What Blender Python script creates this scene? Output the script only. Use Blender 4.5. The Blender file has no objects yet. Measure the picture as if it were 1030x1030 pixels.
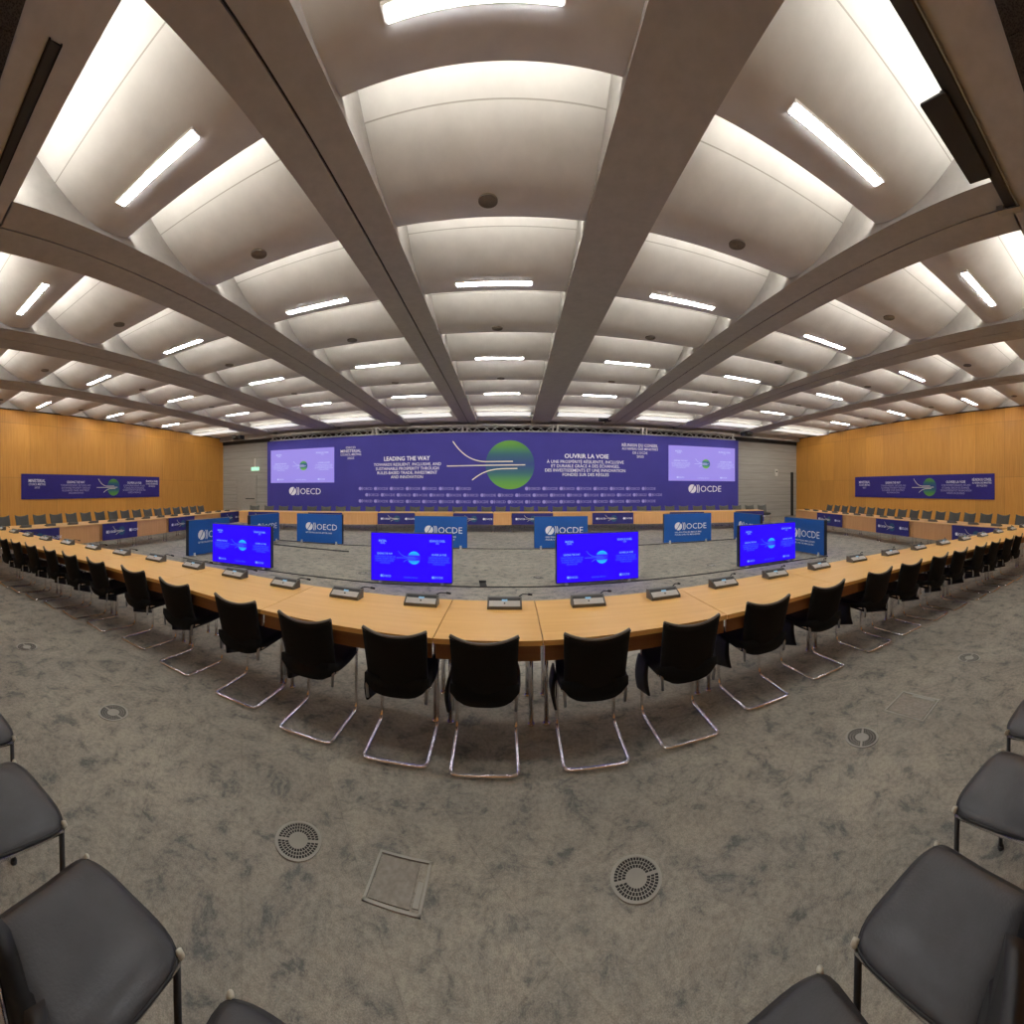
import bpy, math, random
from math import sin, cos, tan, atan2, pi, radians as R
from mathutils import Vector, Matrix

random.seed(7)
scene = bpy.context.scene
COL = scene.collection

# ---------------------------------------------------------------- materials
def lin(c):
    out = []
    for v in c:
        v /= 255.0
        out.append(v / 12.92 if v <= 0.04045 else ((v + 0.055) / 1.055) ** 2.4)
    return tuple(out) + (1.0,)

def new_mat(name):
    m = bpy.data.materials.new(name)
    m.use_nodes = True
    nt = m.node_tree
    b = nt.nodes['Principled BSDF']
    return m, nt, b

def N(nt, typ, **kw):
    n = nt.nodes.new(typ)
    for k, v in kw.items():
        setattr(n, k, v)
    return n

def ramp(nt, fac, stops):
    r = N(nt, 'ShaderNodeValToRGB')
    el = r.color_ramp.elements
    while len(el) < len(stops):
        el.new(0.5)
    for e, (p, c) in zip(el, stops):
        e.position = p
        e.color = c
    nt.links.new(fac, r.inputs['Fac'])
    return r.outputs['Color']

def mapped(nt, scale=(1, 1, 1), coord='Object', rot=(0, 0, 0)):
    tc = N(nt, 'ShaderNodeTexCoord')
    mp = N(nt, 'ShaderNodeMapping')
    mp.inputs['Scale'].default_value = scale
    mp.inputs['Rotation'].default_value = rot
    nt.links.new(tc.outputs[coord], mp.inputs['Vector'])
    return mp.outputs['Vector']

def noise(nt, vec, scale, detail=3, rough=0.55):
    n = N(nt, 'ShaderNodeTexNoise')
    n.inputs['Scale'].default_value = scale
    n.inputs['Detail'].default_value = detail
    n.inputs['Roughness'].default_value = rough
    nt.links.new(vec, n.inputs['Vector'])
    return n.outputs['Fac']

def mixc(nt, fac, a, b, mode='MIX'):
    m = N(nt, 'ShaderNodeMix', data_type='RGBA', blend_type=mode)
    for s, v in ((m.inputs['Factor'], fac), (m.inputs['A'], a), (m.inputs['B'], b)):
        if hasattr(v, 'is_linked') or hasattr(v, 'links'):
            nt.links.new(v, s)
        else:
            s.default_value = v
    return [o for o in m.outputs if o.type == 'RGBA'][0]

def simple(name, c, rough=0.5, metal=0.0, var=0.06, vs=8.0, spec=0.5, bump=0.0, bs=200.0, coat=0.0):
    """painted / moulded material with a little procedural tone variation"""
    m, nt, b = new_mat(name)
    v = mapped(nt)
    f = noise(nt, v, vs)
    c1 = lin(c)
    lo = tuple(x * (1 - var) for x in c1[:3]) + (1,)
    hi = tuple(min(1, x * (1 + var)) for x in c1[:3]) + (1,)
    nt.links.new(ramp(nt, f, [(0.3, lo), (0.7, hi)]), b.inputs['Base Color'])
    b.inputs['Roughness'].default_value = rough
    b.inputs['Metallic'].default_value = metal
    b.inputs['Specular IOR Level'].default_value = spec
    b.inputs['Coat Weight'].default_value = coat
    if bump:
        bp = N(nt, 'ShaderNodeBump')
        bp.inputs['Strength'].default_value = bump
        bp.inputs['Distance'].default_value = 0.01
        nt.links.new(noise(nt, v, bs), bp.inputs['Height'])
        nt.links.new(bp.outputs['Normal'], b.inputs['Normal'])
    return m

def emit(name, c, strength, base=None):
    m, nt, b = new_mat(name)
    b.inputs['Base Color'].default_value = lin(base or (20, 20, 20))
    b.inputs['Emission Color'].default_value = lin(c)
    b.inputs['Emission Strength'].default_value = strength
    b.inputs['Roughness'].default_value = 0.6
    b.inputs['Specular IOR Level'].default_value = 0.2
    return m

def wood(name, c_lo, c_hi, grain_axis='z', scale=1.0, rough=0.45, panel=None):
    m, nt, b = new_mat(name)
    st = {'z': (9, 9, 0.35), 'x': (0.5, 9, 9), 'y': (9, 0.5, 9)}[grain_axis]
    v = mapped(nt, tuple(s * scale for s in st))
    f = noise(nt, v, 3.0, 5, 0.6)
    col = ramp(nt, f, [(0.25, lin(c_lo)), (0.75, lin(c_hi))])
    if panel:                                  # veneer sheets: small tone steps and thin joints
        tc = N(nt, 'ShaderNodeTexCoord')
        sep = N(nt, 'ShaderNodeSeparateXYZ')
        nt.links.new(tc.outputs['Object'], sep.inputs[0])
        def joints(out, size, width):
            d = N(nt, 'ShaderNodeMath', operation='DIVIDE'); d.inputs[1].default_value = size
            nt.links.new(out, d.inputs[0])
            fr = N(nt, 'ShaderNodeMath', operation='FRACT'); nt.links.new(d.outputs[0], fr.inputs[0])
            lt = N(nt, 'ShaderNodeMath', operation='LESS_THAN'); lt.inputs[1].default_value = width / size
            nt.links.new(fr.outputs[0], lt.inputs[0])
            fl = N(nt, 'ShaderNodeMath', operation='FLOOR'); nt.links.new(d.outputs[0], fl.inputs[0])
            return lt.outputs[0], fl.outputs[0]
        j1, id1 = joints(sep.outputs[0], panel[0], 0.012)
        j2, id2 = joints(sep.outputs[2], panel[1], 0.012)
        mx = N(nt, 'ShaderNodeMath', operation='MAXIMUM')
        nt.links.new(j1, mx.inputs[0]); nt.links.new(j2, mx.inputs[1])
        cm = N(nt, 'ShaderNodeCombineXYZ')
        nt.links.new(id1, cm.inputs[0]); nt.links.new(id2, cm.inputs[1])
        wn = N(nt, 'ShaderNodeTexWhiteNoise', noise_dimensions='3D')
        nt.links.new(cm.outputs[0], wn.inputs['Vector'])
        tone = ramp(nt, wn.outputs['Value'], [(0.0, (0.90, 0.89, 0.87, 1)), (1.0, (1.06, 1.06, 1.05, 1))])
        col = mixc(nt, 1.0, col, tone, 'MULTIPLY')
        mul = N(nt, 'ShaderNodeMath', operation='MULTIPLY'); mul.inputs[1].default_value = .45
        nt.links.new(mx.outputs[0], mul.inputs[0])
        col = mixc(nt, mul.outputs[0], col, lin((130, 84, 34)))
    nt.links.new(col, b.inputs['Base Color'])
    b.inputs['Roughness'].default_value = rough
    return m

def carpet():
    m, nt, b = new_mat('mottled_carpet')
    v = mapped(nt)
    warp = N(nt, 'ShaderNodeTexNoise'); warp.inputs['Scale'].default_value = 2.5
    warp.inputs['Detail'].default_value = 4
    nt.links.new(v, warp.inputs['Vector'])
    add = N(nt, 'ShaderNodeVectorMath', operation='MULTIPLY_ADD')
    nt.links.new(warp.outputs['Color'], add.inputs[0])
    add.inputs[1].default_value = (0.35, 0.35, 0.0)
    nt.links.new(v, add.inputs[2])
    f1 = noise(nt, add.outputs[0], 6.5, 9, 0.74)
    f2 = noise(nt, v, 1.1, 4, 0.6)
    f3 = noise(nt, v, 190.0, 2, 0.7)
    f4 = noise(nt, v, 38.0, 4, 0.75)
    c = ramp(nt, f1, [(0.38, lin((118, 118, 114))), (0.45, lin((150, 146, 136))), (0.56, lin((166, 160, 147)))])
    c = mixc(nt, 0.55, c, ramp(nt, f2, [(0.36, (0.80, 0.81, 0.82, 1)), (0.64, (1.08, 1.08, 1.05, 1))]), 'MULTIPLY')
    c = mixc(nt, 0.6, c, ramp(nt, f4, [(0.38, (0.70, 0.70, 0.71, 1)), (0.56, (1.10, 1.10, 1.09, 1))]), 'MULTIPLY')
    c = mixc(nt, 0.7, c, ramp(nt, f3, [(0.3, (0.68, 0.68, 0.68, 1)), (0.7, (1.3, 1.3, 1.3, 1))]), 'MULTIPLY')
    # carpet tiles laid on the diagonal-free grid, each turned a shade lighter or darker
    br = N(nt, 'ShaderNodeTexBrick')
    br.inputs['Scale'].default_value = 1.0
    br.inputs['Brick Width'].default_value = 1.0
    br.inputs['Row Height'].default_value = 0.5
    br.inputs['Mortar Size'].default_value = 0.0025
    br.inputs['Color1'].default_value = (0.93, 0.93, 0.93, 1)
    br.inputs['Color2'].default_value = (1.04, 1.04, 1.03, 1)
    br.inputs['Mortar'].default_value = (0.84, 0.84, 0.83, 1)
    nt.links.new(mapped(nt, rot=(0, 0, R(52))), br.inputs['Vector'])
    c = mixc(nt, 0.85, c, br.outputs['Color'], 'MULTIPLY')
    nt.links.new(c, b.inputs['Base Color'])
    b.inputs['Roughness'].default_value = 0.95
    b.inputs['Specular IOR Level'].default_value = 0.1
    bp = N(nt, 'ShaderNodeBump'); bp.inputs['Strength'].default_value = 0.35
    bp.inputs['Distance'].default_value = 0.006
    nt.links.new(f3, bp.inputs['Height']); nt.links.new(bp.outputs['Normal'], b.inputs['Normal'])
    return m

def shell_mat():
    """off-white plaster shell, a thin cast joint running across it at one third"""
    m, nt, b = new_mat('plaster_shell')
    v = mapped(nt, (2, 2, 2))
    col = ramp(nt, noise(nt, v, 1.6, 5, 0.6), [(0.3, lin((210, 207, 202))), (0.7, lin((222, 219, 214)))])
    uv = N(nt, 'ShaderNodeUVMap'); uv.uv_map = 'profile'
    sep = N(nt, 'ShaderNodeSeparateXYZ'); nt.links.new(uv.outputs[0], sep.inputs[0])
    cmp_ = N(nt, 'ShaderNodeMath', operation='COMPARE')
    nt.links.new(sep.outputs[1], cmp_.inputs[0]); cmp_.inputs[1].default_value = 0.31; cmp_.inputs[2].default_value = 0.003
    col = mixc(nt, cmp_.outputs[0], col, lin((172, 168, 160)))
    nt.links.new(col, b.inputs['Base Color'])
    b.inputs['Roughness'].default_value = 0.85
    b.inputs['Specular IOR Level'].default_value = 0.2
    return m

def disc_mat(name, em=0.0, cyan=False):
    m, nt, b = new_mat(name)
    tc = N(nt, 'ShaderNodeTexCoord')
    sep = N(nt, 'ShaderNodeSeparateXYZ'); nt.links.new(tc.outputs['Generated'], sep.inputs[0])
    if cyan:
        st = [(0.0, lin((20, 170, 215))), (0.26, lin((30, 130, 245))), (0.33, lin((44, 6, 255))), (0.67, lin((44, 6, 255))), (0.74, lin((30, 130, 245))), (1.0, lin((20, 180, 215)))]
    else:
        st = [(0.0, lin((104, 160, 50))), (0.16, lin((84, 150, 66))), (0.34, lin((40, 98, 112))), (0.52, lin((34, 64, 128))), (0.72, lin((36, 92, 108))), (0.88, lin((76, 140, 60))), (1.0, lin((100, 158, 48)))]
    col = ramp(nt, sep.outputs[2], st)
    nt.links.new(col, b.inputs['Base Color'])
    b.inputs['Roughness'].default_value = 0.6
    if em:
        nt.links.new(col, b.inputs['Emission Color']); b.inputs['Emission Strength'].default_value = em
    return m

def wall_cladding():
    m, nt, b = new_mat('grey_wall_cladding')
    tc = N(nt, 'ShaderNodeTexCoord'); sep = N(nt, 'ShaderNodeSeparateXYZ')
    nt.links.new(tc.outputs['Object'], sep.inputs[0])
    d = N(nt, 'ShaderNodeMath', operation='DIVIDE'); d.inputs[1].default_value = 0.42
    nt.links.new(sep.outputs[2], d.inputs[0])
    fr = N(nt, 'ShaderNodeMath', operation='FRACT'); nt.links.new(d.outputs[0], fr.inputs[0])
    lt = N(nt, 'ShaderNodeMath', operation='LESS_THAN'); lt.inputs[1].default_value = 0.05
    nt.links.new(fr.outputs[0], lt.inputs[0])
    f = noise(nt, mapped(nt, (0.5, 0.5, 6)), 2.0)
    c = ramp(nt, f, [(0.3, lin((150, 148, 141))), (0.7, lin((162, 160, 153)))])
    c = mixc(nt, lt.outputs[0], c, lin((132, 130, 124)))
    nt.links.new(c, b.inputs['Base Color']); b.inputs['Roughness'].default_value = 0.8
    return m

def fabric(name, c, scale=320.0, amt=0.35, rough=0.9):
    m, nt, b = new_mat(name)
    v = mapped(nt)
    w = N(nt, 'ShaderNodeTexVoronoi'); w.inputs['Scale'].default_value = scale
    nt.links.new(v, w.inputs['Vector'])
    c1 = lin(c)
    nt.links.new(ramp(nt, w.outputs['Distance'], [(0.1, tuple(x * (1 - amt) for x in c1[:3]) + (1,)), (0.7, tuple(x * (1 + amt) for x in c1[:3]) + (1,))]), b.inputs['Base Color'])
    b.inputs['Roughness'].default_value = rough
    b.inputs['Specular IOR Level'].default_value = 0.25
    return m

M = dict(
    carpet=carpet(), shell=shell_mat(), cladding=wall_cladding(),
    plaster=simple('painted_plaster', (216, 213, 207), 0.85, spec=0.2),
    beam=simple('painted_beam', (173, 170, 165), 0.85, spec=0.2),
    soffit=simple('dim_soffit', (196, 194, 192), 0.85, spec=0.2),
    wallwood=wood('oak_veneer', (212, 146, 58), (234, 172, 82), 'z', 1.0, 0.5, (1.25, 2.05)),
    top=wood('beech_top', (228, 174, 92), (243, 193, 112), 'x', 1.0, 0.38),
    topy=wood('beech_top_side', (208, 160, 98), (226, 182, 116), 'y', 1.0, 0.38),
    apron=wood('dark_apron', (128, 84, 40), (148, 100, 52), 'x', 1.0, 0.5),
    front=wood('beech_front', (205, 150, 88), (224, 172, 110), 'z', 1.5, 0.5),
    chrome=simple('chrome_tube', (238, 238, 240), 0.2, 1.0, 0.03),
    steel=simple('brushed_steel', (160, 160, 160), 0.35, 1.0, 0.05),
    alu=simple('truss_aluminium', (205, 203, 198), 0.5, 0.15, 0.05),
    black=simple('black_plastic', (18, 18, 18), 0.5),
    blackmetal=simple('black_coated_metal', (40, 40, 41), 0.55),
    mesh=fabric('black_mesh_weave', (22, 21, 20), 300),
    seat=fabric('black_seat_cloth', (17, 17, 17), 420),
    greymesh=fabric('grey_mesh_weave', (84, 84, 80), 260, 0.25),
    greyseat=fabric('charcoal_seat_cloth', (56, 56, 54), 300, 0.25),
    edge=simple('brown_grey_highlight', (96, 88, 76), 0.5),  # highlight tone for the chair-back rims
    pouch=simple('black_pouch_cloth', (14, 14, 16), 0.7),
    vinyl=simple('black_vinyl', (46, 46, 48), 0.37, 0, 0.35, 7.0, 0.5, 0.08, 120.0),
    vinylside=simple('black_vinyl_edge', (24, 24, 25), 0.5),
    whitecap=simple('pale_plastic_cap', (205, 200, 180), 0.4),
    micbody=simple('graphite_unit_body', (92, 90, 84), 0.42, 0.2),
    micpanel=simple('silver_unit_panel', (198, 196, 190), 0.35, 0.1),
    miclcd=emit('unit_display_glow', (150, 200, 230), 0.45, (120, 170, 200)),
    banner=simple('navy_banner_cloth', (42, 30, 120), 0.75, var=0.08),
    backdrop=simple('violet_backdrop_print', (55, 51, 138), 0.8, var=0.05, vs=1.0),
    drape=simple('navy_drape_cloth', (40, 38, 108), 0.8, var=0.1),
    print=emit('white_print', (255, 255, 255), 0.0, (240, 240, 245)),
    softprint=simple('soft_white_print', (186, 182, 216), 0.8),
    dimprint=simple('pale_violet_print', (160, 152, 214), 0.8),
    line=simple('cream_print_line', (236, 226, 200), 0.7),
    panel=simple('blue_panel_print', (6, 84, 166), 0.55, var=0.05, vs=2.0),
    frame=simple('display_frame', (24, 32, 44), 0.4),
    lcd=emit('blue_display_glow', (44, 2, 255), 1.0, (10, 4, 40)),
    lcdtext=emit('display_text_glow', (60, 110, 255), 1.0),
    lcdwhite=emit('display_logo_glow', (120, 170, 255), 1.0),
    lav=emit('lavender_screen_glow', (160, 146, 236), 0.85, (60, 50, 90)),
    lavtext=emit('lavender_text_glow', (200, 205, 255), 0.95),
    disc=disc_mat('green_blue_disc'), drapedisc=simple('dim_teal_disc', (40, 84, 112), 0.8, var=.2, vs=6), lcddisc=disc_mat('cyan_display_disc', 1.0, True), lavdisc=disc_mat('pale_screen_disc', 0.5),
    lamp=emit('lamp_diffuser_glow', (250, 251, 255), 62.0, (230, 230, 230)),
    panelglow=emit('panel_glow', (244, 242, 234), .95, (230, 230, 230)),
    cove=emit('cove_strip_glow', (255, 250, 241), 46.0, (230, 230, 230)),
    lampframe=simple('white_lamp_frame', (225, 222, 214), 0.5),
    speaker=simple('ceiling_speaker_grille', (126, 119, 109), 0.8),
    groove=simple('dark_joint', (34, 30, 26), 0.9),
    grille=simple('floor_grille_metal', (162, 159, 148), 0.5, 0.1),
    slot=simple('grille_slot_dark', (34, 33, 30), 0.8),
    hatchm=simple('hatch_frame_metal', (168, 165, 154), 0.5, 0.1),
    hatchc=simple('hatch_carpet', (146, 141, 130), 0.95, var=0.2, vs=40),
    cable=simple('dark_cable', (48, 47, 46), 0.6),
    door=simple('pale_grey_door', (154, 151, 144), 0.6),
    exitg=emit('exit_sign_glow', (190, 240, 214), 1.0, (120, 200, 160)),
    acoustic=fabric('acoustic_cloth', (60, 57, 54), 90, 0.6),
    device=simple('white_plastic_box', (205, 203, 196), 0.5),
)

# ---------------------------------------------------------------- mesh helper
class MB:
    def __init__(s):
        s.v = []; s.f = []; s.sm = []; s.uv = []
    def add(s, vs, fs, smooth=False, T=None):
        o = len(s.v)
        for p in vs:
            p = Vector(p)
            s.v.append(T @ p if T else p)
        for f in fs:
            s.f.append([o + i for i in f]); s.sm.append(smooth)
        return s
    def box(s, a, b, T=None, bev=0.0):
        (x0, y0, z0), (x1, y1, z1) = a, b
        if bev <= 0:
            vs = [(x0, y0, z0), (x1, y0, z0), (x1, y1, z0), (x0, y1, z0), (x0, y0, z1), (x1, y0, z1), (x1, y1, z1), (x0, y1, z1)]
            return s.add(vs, [(0, 3, 2, 1), (4, 5, 6, 7), (0, 1, 5, 4), (1, 2, 6, 5), (2, 3, 7, 6), (3, 0, 4, 7)], False, T)
        e = bev
        rings = [((e, e), z0), ((0, 0), z0 + e), ((0, 0), z1 - e), ((e, e), z1)]
        vs = []; fs = []
        for (ix, iy), z in rings:
            X0, X1, Y0, Y1 = x0 + ix, x1 - ix, y0 + iy, y1 - iy
            vs += [(X0 + e, Y0, z), (X1 - e, Y0, z), (X1, Y0 + e, z), (X1, Y1 - e, z), (X1 - e, Y1, z), (X0 + e, Y1, z), (X0, Y1 - e, z), (X0, Y0 + e, z)]
        for k in range(3):
            for i in range(8):
                j = (i + 1) % 8
                fs.append((k * 8 + i, k * 8 + j, k * 8 + 8 + j, k * 8 + 8 + i))
        fs.append(tuple(range(7, -1, -1))); fs.append(tuple(range(24, 32)))
        return s.add(vs, fs, False, T)
    def prism(s, poly, z0, z1, T=None):
        n = len(poly)
        vs = [(x, y, z0) for x, y in poly] + [(x, y, z1) for x, y in poly]
        fs = [tuple(range(n - 1, -1, -1)), tuple(range(n, 2 * n))] + [(i, (i + 1) % n, n + (i + 1) % n, n + i) for i in range(n)]
        return s.add(vs, fs, False, T)
    def plate(s, poly, y0, y1, T=None):
        """polygon in x-z, thickness in y"""
        n = len(poly)
        vs = [(x, y0, z) for x, z in poly] + [(x, y1, z) for x, z in poly]
        fs = [tuple(range(n)), tuple(range(2 * n - 1, n - 1, -1))] + [(i, n + i, n + (i + 1) % n, (i + 1) % n) for i in range(n)]
        return s.add(vs, fs, False, T)
    def tube(s, pts, r, seg=8, T=None, closed=False):
        pts = [Vector(p) for p in pts]; n = len(pts)
        vs = []; fs = []; prev = None
        for i, p in enumerate(pts):
            if closed:
                d = (pts[(i + 1) % n] - pts[i - 1])
            else:
                d = (pts[min(i + 1, n - 1)] - pts[max(i - 1, 0)])
            d.normalize()
            if prev is None:
                u = d.orthogonal().normalized()
            else:
                u = (prev - d * prev.dot(d))
                u = u.normalized() if u.length > 1e-6 else d.orthogonal().normalized()
            prev = u; w = d.cross(u)
            rr = r[i] if isinstance(r, (list, tuple)) else r
            for k in range(seg):
                a = 2 * pi * k / seg
                vs.append(p + u * cos(a) * rr + w * sin(a) * rr)
        m = n if closed else n - 1
        for i in range(m):
            for k in range(seg):
                a, b = i * seg + k, i * seg + (k + 1) % seg
                c, d2 = ((i + 1) % n) * seg + (k + 1) % seg, ((i + 1) % n) * seg + k
                fs.append((a, b, c, d2))
        if not closed:
            fs.append(tuple(range(seg - 1, -1, -1))); fs.append(tuple((n - 1) * seg + k for k in range(seg)))
        return s.add(vs, fs, True, T)
    def disc(s, c, r0, z0, z1, seg=32, T=None, r1=None):
        return s.prism([(c[0] + r0 * cos(2 * pi * k / seg), c[1] + r0 * sin(2 * pi * k / seg)) for k in range(seg)], z0, z1, T)
    def ring(s, c, ra, rb, z0, z1, seg=36, T=None):
        vs = []; fs = []
        for k in range(seg):
            a = 2 * pi * k / seg
            for r, z in ((ra, z0), (rb, z0), (rb, z1), (ra, z1)):
                vs.append((c[0] + r * cos(a), c[1] + r * sin(a), z))
        for k in range(seg):
            o, p = k * 4, ((k + 1) % seg) * 4
            for i in range(4):
                j = (i + 1) % 4
                fs.append((o + i, o + j, p + j, p + i))
        return s.add(vs, fs, False, T)
    def grid(s, fn, nu, nv, smooth=True, T=None, uv=False, flip=False):
        vs = [fn(i / nu, j / nv) for j in range(nv + 1) for i in range(nu + 1)]
        fs = []
        for j in range(nv):
            for i in range(nu):
                q = (j * (nu + 1) + i, j * (nu + 1) + i + 1, (j + 1) * (nu + 1) + i + 1, (j + 1) * (nu + 1) + i)
                fs.append(q[::-1] if flip else q)
        o = len(s.v)
        s.add(vs, fs, smooth, T)
        if uv:
            s.uv += [(o + k, (k % (nu + 1)) / nu, (k // (nu + 1)) / nv) for k in range(len(vs))]
        return s
    def slab(s, top, bot, nu, nv, smooth=True):
        """closed shell from two grids fn(u,v)"""
        g = lambda fn: [fn(i / nu, j / nv) for j in range(nv + 1) for i in range(nu + 1)]
        A, B = g(top), g(bot); n = len(A); w = nu + 1
        fs = []
        for j in range(nv):
            for i in range(nu):
                a = j * w + i
                fs.append((a, a + 1, a + w + 1, a + w)); fs.append((n + a, n + a + w, n + a + w + 1, n + a + 1))
        edge = [i for i in range(w)] + [j * w + nu for j in range(1, nv + 1)] + [nv * w + i for i in range(nu - 1, -1, -1)] + [j * w for j in range(nv - 1, 0, -1)]
        for k in range(len(edge)):
            a, b = edge[k], edge[(k + 1) % len(edge)]
            fs.append((b, a, n + a, n + b))
        return s.add(A + B, fs, smooth)
    def build(s, name, mat, parent=None, loc=(0, 0, 0), rz=0.0):
        me = bpy.data.meshes.new(name)
        me.from_pydata([tuple(p) for p in s.v], [], s.f)
        me.polygons.foreach_set('use_smooth', s.sm)
        if s.uv:
            d = {k: (u, v) for k, u, v in s.uv}
            l = me.uv_layers.new(name='profile')
            for lp in me.loops:
                l.data[lp.index].uv = d.get(lp.vertex_index, (0, 0))
        me.materials.append(M[mat] if isinstance(mat, str) else mat)
        me.update()
        o = bpy.data.objects.new(name, me)
        COL.objects.link(o)
        o.location = loc; o.rotation_euler = (0, 0, rz)
        if parent is not None:
            o.parent = parent
        return o

def tag(o, label=None, cat=None, group=None, kind=None):
    if label: o['label'] = label
    if cat: o['category'] = cat
    if group: o['group'] = group
    if kind: o['kind'] = kind
    return o

def empty(name, loc=(0, 0, 0), rz=0.0, label=None, cat=None, group=None):
    o = bpy.data.objects.new(name, None)
    o.empty_display_size = 0.2
    COL.objects.link(o)
    o.location = loc; o.rotation_euler = (0, 0, rz)
    return tag(o, label, cat, group)

def dup(root, loc, rz, label, group=None):
    r = root.copy(); COL.objects.link(r)
    r.location = loc; r.rotation_euler = (0, 0, rz)
    r['label'] = label
    if group: r['group'] = group
    for ch in list(root.children):
        c = ch.copy(); COL.objects.link(c); c.parent = r
        for g in list(ch.children):
            d = g.copy(); COL.objects.link(d); d.parent = c
    return r

def struct(name, mb, mat, parent=None):
    o = mb.build(name, mat, parent)
    if parent is None: o['kind'] = 'structure'
    return o

# ---------------------------------------------------------------- lettering
_glyph = {}
def text_geo(body, size, align='CENTER', bold=0.0, spacing=1.0):
    key = (body, bold, spacing)
    if key not in _glyph:
        cu = bpy.data.curves.new('lettering', 'FONT')
        cu.body = body; cu.size = 1.0; cu.offset = bold; cu.resolution_u = 2
        cu.space_character = spacing
        ob = bpy.data.objects.new('lettering', cu)
        COL.objects.link(ob)
        dg = bpy.context.evaluated_depsgraph_get()
        me = bpy.data.meshes.new_from_object(ob.evaluated_get(dg))
        vs = [tuple(v.co) for v in me.vertices]; fs = [tuple(p.vertices) for p in me.polygons]
        bpy.data.objects.remove(ob); bpy.data.curves.remove(cu); bpy.data.meshes.remove(me)
        xs = [v[0] for v in vs] or [0]
        _glyph[key] = (vs, fs, min(xs), max(xs))
    vs, fs, a, b = _glyph[key]
    off = {'CENTER': -(a + b) / 2, 'LEFT': -a, 'RIGHT': -b}[align]
    return [((x + off) * size, y * size) for x, y, z in vs], fs, (b - a) * size

def put_text(mb, body, x, z, size, align='CENTER', bold=0.0, width=None, y=0.0, spacing=1.0):
    """text lying in the local x-z plane, read from -y; width squeezes the line to that length"""
    vs, fs, w = text_geo(body, size, align, bold, spacing)
    k = (width / w) if width else 1.0
    mb.add([(x + px * k, y, z + pz) for px, pz in vs], fs)

def logo(mb, x, z, h, word, y=0.0, detail=True):
    """round mark with chevrons followed by the word; h = mark height, x = left edge"""
    r = h / 2; n = 28 if detail else 12
    cx = x + r
    if detail:
        # disc with a chart-shaped bite
        pts = [(cx + r * cos(a), z + r * sin(a)) for a in [2 * pi * k / n for k in range(n)]]
        inner = [(cx - .45 * r, z - .55 * r), (cx + .1 * r, z - .1 * r), (cx + .35 * r, z + .55 * r)]
        # left and right pieces around a diagonal gap
        def seg(a0, a1, inn):
            m = 14
            arc = [(cx + r * cos(a0 + (a1 - a0) * k / m), z + r * sin(a0 + (a1 - a0) * k / m)) for k in range(m + 1)]
            poly = arc + inn
            mb.add([(px, y, pz) for px, pz in poly], [tuple(range(len(poly)))])
        seg(R(62), R(232), [(cx - .22 * r, z - .30 * r), (cx + .02 * r, z + .0 * r), (cx + .28 * r, z + .55 * r)])
        seg(R(-118), R(48), [(cx + .42 * r, z + .42 * r), (cx + .18 * r, z - .1 * r), (cx - .12 * r, z - .36 * r)])
        for q in (0, 1):
            x0 = cx + r * (1.12 + .42 * q)
            m = 8; sp = 1.0
            o = [(x0 + .36 * r * cos(-1.1 + 2.2 * k / m), z + sp * r * sin(-1.1 + 2.2 * k / m) * 1.05) for k in range(m + 1)]
            i = [(px - .20 * r, pz) for px, pz in reversed(o)]
            poly = o + i
            for k in range(m):
                a, b = o[k], o[k + 1]
                mb.add([(a[0], y, a[1]), (b[0], y, b[1]), (b[0] - .2 * r, y, b[1]), (a[0] - .2 * r, y, a[1])], [(0, 1, 2, 3)])
        xt = cx + r * 2.15
    else:
        mb.add([(cx + r * cos(2 * pi * k / n), y, z + r * sin(2 * pi * k / n)) for k in range(n)], [tuple(range(n))])
        x0 = cx + r * 1.15
        mb.add([(x0, y, z + r), (x0 + .3 * r, y, z), (x0, y, z - r), (x0 + .35 * r, y, z - r), (x0 + .65 * r, y, z), (x0 + .35 * r, y, z + r)], [(0, 1, 4, 5), (1, 2, 3, 4)])
        xt = cx + r * 2.0
    put_text(mb, word, xt, z - h * 0.36, h * 1.02, 'LEFT', 0.0 if detail else 0.01, None, y)

def swooshes(mb, cx, cz, s, y, th=0.022):
    """the three converging lines of the meeting emblem, s = disc radius"""
    def ribbon(pts, w):
        for a, b in zip(pts, pts[1:]):
            d = Vector((b[0] - a[0], b[1] - a[1])); d.normalize()
            n = Vector((-d.y, d.x)) * w / 2
            mb.add([(a[0] - n.x, y, a[1] - n.y), (b[0] - n.x, y, b[1] - n.y), (b[0] + n.x, y, b[1] + n.y), (a[0] + n.x, y, a[1] + n.y)], [(0, 1, 2, 3)])
    def bez(p0, p1, p2, p3, n=12):
        out = []
        for k in range(n + 1):
            t = k / n; u = 1 - t
            out.append(tuple(u ** 3 * a + 3 * u * u * t * b + 3 * u * t * t * c + t ** 3 * d for a, b, c, d in zip(p0, p1, p2, p3)))
        return out
    P = lambda x, z: (cx + x * s, cz + z * s)
    w = th * s
    ribbon(bez(P(-2.35, .98), P(-2.0, .45), P(-1.6, .15), P(-1.0, .13)) + [P(.12, .14)], w * 1.2)
    ribbon([P(-2.6, -.04), P(.62, 0.0)], w * 1.2)
    ribbon(bez(P(-1.55, -.62), P(-1.2, -.34), P(-.9, -.18), P(-.3, -.16)) + [P(.3, -.15)], w * 1.2)

def zdisc(r, y, x=0, z=0, n=40):
    mb = MB()
    mb.add([(x + r * cos(2 * pi * k / n), y, z + r * sin(2 * pi * k / n)) for k in range(n)], [tuple(range(n))])
    return mb

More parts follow.
